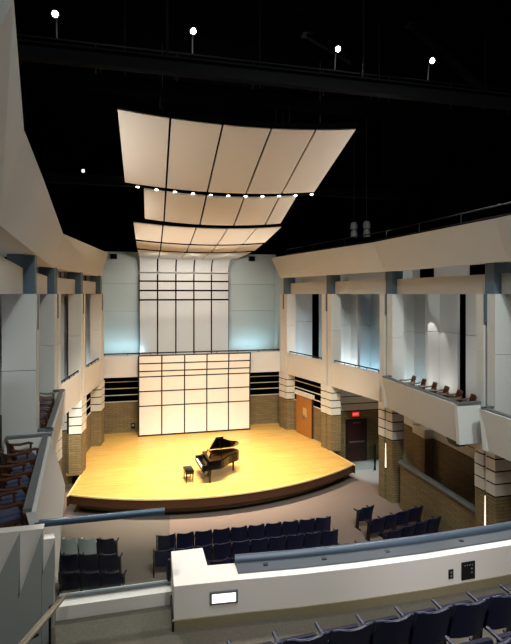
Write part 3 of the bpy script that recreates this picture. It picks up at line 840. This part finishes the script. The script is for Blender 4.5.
for r in range(4):
    o = Vector((-2.74, 15.62)) - nrm * 0.87 * r + d * 0.36 * r
    for k in range(3):
        p = o + d * PIT * (k + 0.5)
        pale = r == 0 and k < 2
        lab = (f'theatre seat with reflected glare painted pale on seat and arms, {"left" if k == 0 else "right"} one of the pair below the glass railing' if pale else
               f'navy theatre seat in the {rown[r]} row of the small left block, {["at its wall end","in its middle","at its aisle end"][k]}')
        seat(p.x, p.y, 0, rz, lab, 'pale seats of the left block' if pale else f'left block seats, {rown[r]} row', 'pale' if pale else 'navy', k == 2 or (pale and False))
rz = R(14.0)
d = Vector((math.cos(rz), math.sin(rz)))
for r, (x, y, n) in enumerate(((7.22, 15.45, 1), (7.22, 14.6, 4), (7.36, 13.76, 4), (7.66, 12.9, 3))):
    for k in range(n):
        p = Vector((x, y)) + d * PIT * (k + 0.5)
        lab = 'single navy theatre seat in front of the right block' if n == 1 else f'navy theatre seat in the {["","first","second","third"][r]} row behind the single right seat, {nth[k]} from the aisle'
        seat(p.x, p.y, 0, rz, lab, 'right block seats', 'navy', k == n - 1)

# ------------------------------------------------------------------ balcony in the foreground
BF = 3.5
struct(MB().prism([(-1.42, 7.45), (0.4, 7.45), (0.4, 6.9), (12, 6.9), (12, 0.5), (-1.42, 0.5)], BF - 0.3, BF).build('floor', M['carpet2']), 'speckled grey carpet floor of the balcony', 'floor')
struct(MB().prism([(2.9, 4.95), (12, 4.95), (12, 0.5), (2.9, 0.5)], BF, BF + 0.22).build('floor', M['carpet2']), 'raised carpet step under the second balcony row', 'floor')

par = struct_root('wall_front', 'white balcony parapet with stepped end block and grey sloped rail', 'parapet')
line = [(0.40, 6.88), (1.3, 6.83), (2.2, 6.76), (3.2, 6.72), (4.4, 6.71), (6.0, 6.76), (8.0, 6.92), (10.2, 7.2)]
PT = 4.13
inner = [(x, y) for x, y in line]
outer = [(x, y + 0.42) for x, y in line]
MB().prism([(0.33, 6.88), (0.33, 7.83), (0.85, 7.83), (0.87, 7.3), (1.3, 7.27)] + outer[2:] + inner[::-1], BF - 0.3, PT).build('body', M['parapet'], par)
bb = [(x, y - 0.02) for x, y in line]
MB().prism([(0.31, 6.86)] + bb[1:] + [(x, y + 0.03) for x, y in line[::-1]][:-1] + [(0.31, 6.92)], BF + 0.0, BF + 0.14).build('baseboard', M['base'], par)
MB().box((0.318, 7.33, BF + 0.07), (0.03, 0.98, 0.14)).build('baseboard', M['plate'], par)
ln = [(1.3, 6.83)] + line[2:]
rings = [[(x, y + 0.14, PT + 0.004), (x, y + 0.16, PT + 0.02), (x, y + 0.38, PT + 0.05), (x, y + 0.42, PT + 0.05), (x, y + 0.42, PT + 0.004)] for x, y in ln]
MB().loft(rings).build('sloped_rail_panel', M['railpanel'], par)
MB().tube([(x, y + 0.43, PT + 0.06) for x, y in ln], 0.075, 14).build('hand_rail', M['railtop'], par, True)
mb = MB()
for k in range(1, len(ln)):
    a_, b_ = Vector(ln[k - 1]), Vector(ln[k]); c = (a_ + b_) / 2
    mb = MB(); mb.box((c.x, c.y + 0.27, PT + 0.038), (0.07, 0.05, 0.02), rx=R(8)); mb.build('rail_clip', M['plate'], par)

def face_y(x):
    for (x0, y0), (x1, y1) in zip(line, line[1:]):
        if x0 <= x <= x1: return y0 + (y1 - y0) * (x - x0) / (x1 - x0)
    return line[-1][1]
def on_face(px_x, z, w, h): return (px_x, face_y(px_x), z)
fx = 1.06
sl = thing('aisle_light', 'lit white rectangular aisle light with grey frame in the balcony parapet', 'light', (fx, face_y(fx), 3.90), R(-4))
MB().box((0, -0.008, 0), (0.42, 0.03, 0.19), bev=0.006).build('frame', M['railgrey'], sl)
MB().box((0, -0.026, 0), (0.35, 0.01, 0.125)).build('lens', M['steplight'], sl)
fx = 5.12
ct = thing('control_panel', 'black square control plate with small buttons on the balcony parapet', 'control panel', (fx, face_y(fx), 3.83), R(2))
MB().box((0, -0.006, 0), (0.26, 0.02, 0.29), bev=0.004).build('plate', M['plate'], ct)
for i in range(4):
    MB().box((-0.072 + 0.048 * i, -0.018, 0.095), (0.018, 0.01, 0.018)).build('button', M['button'], ct)
for i in range(2):
    MB().box((0.06, -0.018, 0.03 - 0.06 * i), (0.03, 0.01, 0.02)).build('button', M['button'], ct)
fx = 4.79
oc = thing('wall_socket', 'small dark socket plate left of the black control plate', 'socket', (fx, face_y(fx), 3.82), R(2))
MB().box((0, -0.005, 0), (0.09, 0.018, 0.15), bev=0.004).build('plate', M['plate'], oc)
for z in (-0.03, 0.03):
    MB().box((0, -0.016, z), (0.03, 0.008, 0.03)).build('outlet', M['button'], oc)

# low curb with glass guard
struct(MB().box((-0.53, 7.62, 3.49), (1.72, 0.32, 0.42)).build('trim_curb', M['parapet']), 'white curb under the glass guard at the balcony edge', 'curb')
gr_ = thing('glass_railing', 'clear glass guard with blue grey top rail at the balcony edge', 'railing', (0, 7.66, 3.70))
MB().box((-0.53, 0, 0.605), (1.66, 0.015, 1.13)).build('glass_pane', M['glass'], gr_)
MB().tube([(-1.72, 0, 1.19), (0.22, 0, 1.19)], 0.055, 12).build('top_rail', M['railblue'], gr_, True)
MB().box((-0.53, -0.02, 0.04), (1.70, 0.05, 0.04)).build('bottom_channel', M['railgrey'], gr_)
MB().box((0.29, 0, 0.2), (0.05, 0.06, 0.4)).build('post', M['plate'], gr_)

# white stair wall at the far left with sawtooth facets
sw = struct_root('wall_left', 'white stair wall with three pointed shade-toned facets at the lower left', 'wall')
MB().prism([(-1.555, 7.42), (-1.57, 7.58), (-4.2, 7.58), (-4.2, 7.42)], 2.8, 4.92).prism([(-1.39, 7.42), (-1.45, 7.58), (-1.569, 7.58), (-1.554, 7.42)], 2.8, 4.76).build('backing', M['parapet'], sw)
def plate(pts, y, th):
    return MB().loft([[(x, y, z) for x, z in pts], [(x, y + th, z) for x, z in pts]])
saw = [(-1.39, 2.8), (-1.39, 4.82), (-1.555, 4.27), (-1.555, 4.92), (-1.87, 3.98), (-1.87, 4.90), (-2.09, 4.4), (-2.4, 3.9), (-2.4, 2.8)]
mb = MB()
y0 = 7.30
# facets stand before the backing, their shade painted as a darker grey
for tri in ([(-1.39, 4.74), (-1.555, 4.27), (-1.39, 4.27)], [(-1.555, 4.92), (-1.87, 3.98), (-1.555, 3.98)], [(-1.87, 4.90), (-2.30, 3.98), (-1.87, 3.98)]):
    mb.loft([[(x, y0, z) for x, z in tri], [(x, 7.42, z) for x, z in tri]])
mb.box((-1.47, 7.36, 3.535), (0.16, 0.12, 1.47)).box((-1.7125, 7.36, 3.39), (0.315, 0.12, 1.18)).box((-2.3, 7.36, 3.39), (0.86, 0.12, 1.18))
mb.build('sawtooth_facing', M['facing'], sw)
hr = thing('stair_handrail', 'brown grey metal handrail rising along the lower left wall', 'handrail')
MB().tube([(-1.19, 7.05, 4.10), (-1.24, 6.2, 4.40), (-1.30, 5.2, 4.76), (-1.36, 4.2, 5.10)], 0.028, 10).build('rail_tube', M['railtube'], hr, True)
MB().tube([(-1.27, 7.05, 4.05), (-1.34, 6.2, 4.34), (-1.40, 5.2, 4.70), (-1.46, 4.2, 5.04)], 0.022, 10).build('lower_tube', M['railtube'], hr, True)
for y, z in ((6.9, 4.13), (5.6, 4.60)):
    MB().bar((-1.22, y, z), (-1.36, y, z - 0.06), 0.03, 0.02).build('bracket', M['darkmetal'], hr)
    MB().cyl((-1.36, y, BF), (-1.36, y, z - 0.05), 0.018, 8).build('post', M['darkmetal'], hr)

for k in range(10):
    seat(0.65 + PIT * k, 5.45 + 0.05 * PIT * k, BF, R(2.9), f'navy balcony seat in the row behind the parapet, {nth[k]} from the balcony aisle', 'front balcony seats', 'navy', k == 9)
for k in range(4):
    seat(3.12 + PIT * k, 4.66 + 0.05 * PIT * k, BF + 0.221, R(2.9), f'navy balcony seat in the cropped second row, {nth[k]} from its open end', 'second balcony row seats', 'navy', k == 3)

# ------------------------------------------------------------------ lights
def lamp(kind, name, loc, energy, col, size=0.1, target=None, angle=60, blend=0.5, sx=None, sy=None):
    l = bpy.data.lights.new(name, kind); l.energy = energy; l.color = col
    if kind == 'SPOT': l.spot_size = R(angle); l.spot_blend = blend; l.shadow_soft_size = size
    elif kind == 'POINT': l.shadow_soft_size = size
    elif kind == 'AREA':
        l.shape = 'RECTANGLE'; l.size = sx or size; l.size_y = sy or size
    o = bpy.data.objects.new(name, l); COL.objects.link(o); o.location = loc
    if target is not None:
        o.rotation_euler = (Vector(target) - Vector(loc)).to_track_quat('-Z', 'Y').to_euler()
    return o
WARM = (1.0, 0.885, 0.71); NEUT = (1.0, 0.97, 0.92); COOL = (0.80, 0.90, 1.0); BLUE = (0.40, 0.75, 1.0)
# stage downlights in the slot behind the first reflector
for x, tx, ty in ((-0.3, -0.9, 20.2), (1.0, 1.2, 20.5), (2.4, 2.4, 20.0), (3.8, 3.8, 20.5), (5.2, 6.0, 20.2)):
    lamp('SPOT', 'stage_light', (x, 15.96, 11.6), 4300, WARM, 0.08, (tx, ty, STAGE), 54, 1.0)
for x in (-0.2, 2.4, 5.0):
    lamp('SPOT', 'stage_back_light', (x, 19.3, 10.9), 720, (1.0, 0.90, 0.78), 0.08, (x * 1.05, 25.2, 2.0), 70, 0.8)
for x in (0.4, 2.4, 4.4):
    lamp('SPOT', 'loft_fill_light', (x, 26.0, 10.4), 370, NEUT, 0.1, (x, 32.0, 7.6), 105, 0.8)  # unseen spots added to brighten the loft reflector
# house lamps in the catwalk spotlights
for x in (-2.68, 1.27, 6.0, 9.47):
    lamp('SPOT', 'house_and_fill_light', (x, 14.2, 16.35), 3400, NEUT, 0.12, (CX + (x - CX) * 0.45 + 0.6, 6.8, 3.6), 60, 0.8)
# unseen spots added overhead to brighten the parapet and balcony aisle
for x, e in ((0.6, 900), (3.6, 900), (7.0, 800)):
    lamp('SPOT', 'house_and_fill_light', (x, 8.6, 16.2), e, NEUT, 0.2, (x, 7.2, 4.0), 24, 0.9)
# unseen fill spots added at the rear, for the parapet and left wall
for x in (2.6, 5.6):
    lamp('SPOT', 'house_and_fill_light', (x, -4.0, 13.5), 1750, (1.0, 0.97, 0.98), 0.25, (x + 0.3, 6.8, 4.0), 27, 0.8)
lamp('SPOT', 'house_and_fill_light', (-0.6, -4.0, 13.5), 650, (0.93, 1.0, 0.97), 0.25, (-2.0, 7.3, 3.9), 22, 0.9)
lamp('AREA', 'house_and_fill_light', (3.0, 3.0, 17.8), 850, (0.95, 1.0, 0.97), target=(3.0, 3.6, 0), sx=9, sy=5)  # large unseen overhead fill, added to lift the whole house
# more unseen fill spots, added further back over the balcony
for x in (3.2, 6.5):
    lamp('SPOT', 'house_and_fill_light', (x, 2.0, 16.5), 3600, (0.90, 1.0, 0.95), 0.3, (CX + (x - CX) * 0.8, 17.0, 3.5), 62, 0.9)
# gallery lights behind the fronts
def cove_light(P, b, sg, e, col, dx=0.9):
    fc = far_corner(P, b)
    lamp('AREA', 'gallery_and_fill_light', (fc.x + sg * dx, fc.y - 0.55, SOFFIT + 0.25), e, col, target=(fc.x + sg * dx, fc.y - 0.1, 7.5), sx=1.0, sy=0.15)
for b, e, c in ((0, 18, BLUE), (1, 34, COOL)):
    cove_light(PR, b, 1, e, c)
cove_light(PR, 1, 1, 24, BLUE, 1.9)
cove_light(PR, 2, 1, 9, BLUE, 0.9)
cove_light(PR, 2, 1, 12, NEUT, 2.0)
lamp('AREA', 'gallery_and_fill_light', (10.3, 14.6, SOFFIT + 0.7), 40, NEUT, target=(11.9, 16.8, 7.5), sx=0.3, sy=2.5)  # unseen lamp added to brighten the recess behind the right box
lamp('AREA', 'gallery_and_fill_light', (8.5, 23.4, SOFFIT + 0.5), 22, COOL, target=(8.9, 25.6, 7.5), sx=0.3, sy=1.0)
for b in range(3):
    cove_light(PL, b, -1, 14, COOL, 0.85)
lamp('AREA', 'gallery_and_fill_light', (-3.85, 10.7, SOFFIT + 2.2), 8, (0.85, 0.88, 1.0), target=(-4.2, 10.7, 8), sx=0.1, sy=0.8)
lamp('SPOT', 'scallop_light', (11.75, 17.45, 8.0), 110, NEUT, 0.02, (11.78, 17.8, 5.0), 40, 0.3)
for x in (-1.8, 6.9):
    lamp('AREA', 'loft_light', (x, 31.8, SOFFIT + 0.5), 24, BLUE, target=(x, 32.6, 7), sx=2.4, sy=0.15)
# unseen spots added on top of the side fronts to brighten the ceiling reflectors
for sg, x0 in ((1, 9.3), (-1, -3.4)):
    for y in (13.0, 17.0, 22.0):
        xx = x0 + (-0.35 * sg if y > 20 else 0)
        lamp('SPOT', 'cove_fill_light', (xx, y, 10.75), {13.0: 420, 17.0: 700, 22.0: 1000}[y], (1.0, 0.97, 0.92), 0.15, (CX + sg * 0.8, y + 1.5, 15.0), 78, 0.6)
# unseen spots added behind the stage-side gallery fronts to brighten the rear reflectors
for x, y in ((8.35, 23.0), (-3.15, 22.6)):
    lamp('SPOT', 'gallery_fill_light', (x, y, RAIL + 0.25), 1000, (1.0, 0.93, 0.84), 0.1, (CX, 21.0, 11.6), 52, 0.8)
lamp('SPOT', 'passage_light', (10.7, 20.5, 3.7), 800, (0.5, 0.85, 1.0), 0.05, (10.6, 20.2, 0), 50, 0.6)
lamp('POINT', 'passage_light', (-3.9, 18.8, 3.4), 110, NEUT, 0.15)

w = bpy.data.worlds.new('World'); SC.world = w; w.use_nodes = True
w.node_tree.nodes['Background'].inputs[0].default_value = (0.02, 0.02, 0.022, 1)
w.node_tree.nodes['Background'].inputs[1].default_value = 0.0

# ------------------------------------------------------------------ camera
cam = bpy.data.cameras.new('Camera'); co = bpy.data.objects.new('Camera', cam); COL.objects.link(co)
co.location = (0, 0, CAM_Z); co.rotation_euler = (R(90), 0, R(-12.7))
cam.sensor_width = 36; cam.sensor_fit = 'AUTO'
cam.lens = 465 / 644 * 36
cam.shift_y = -28 / 644
cam.clip_end = 200
SC.camera = co
SC.view_settings.view_transform = 'Standard'
SC.view_settings.look = 'None'
SC.view_settings.exposure = 0.2
SC.view_settings.gamma = 1.0
SC.view_settings.use_curve_mapping = False
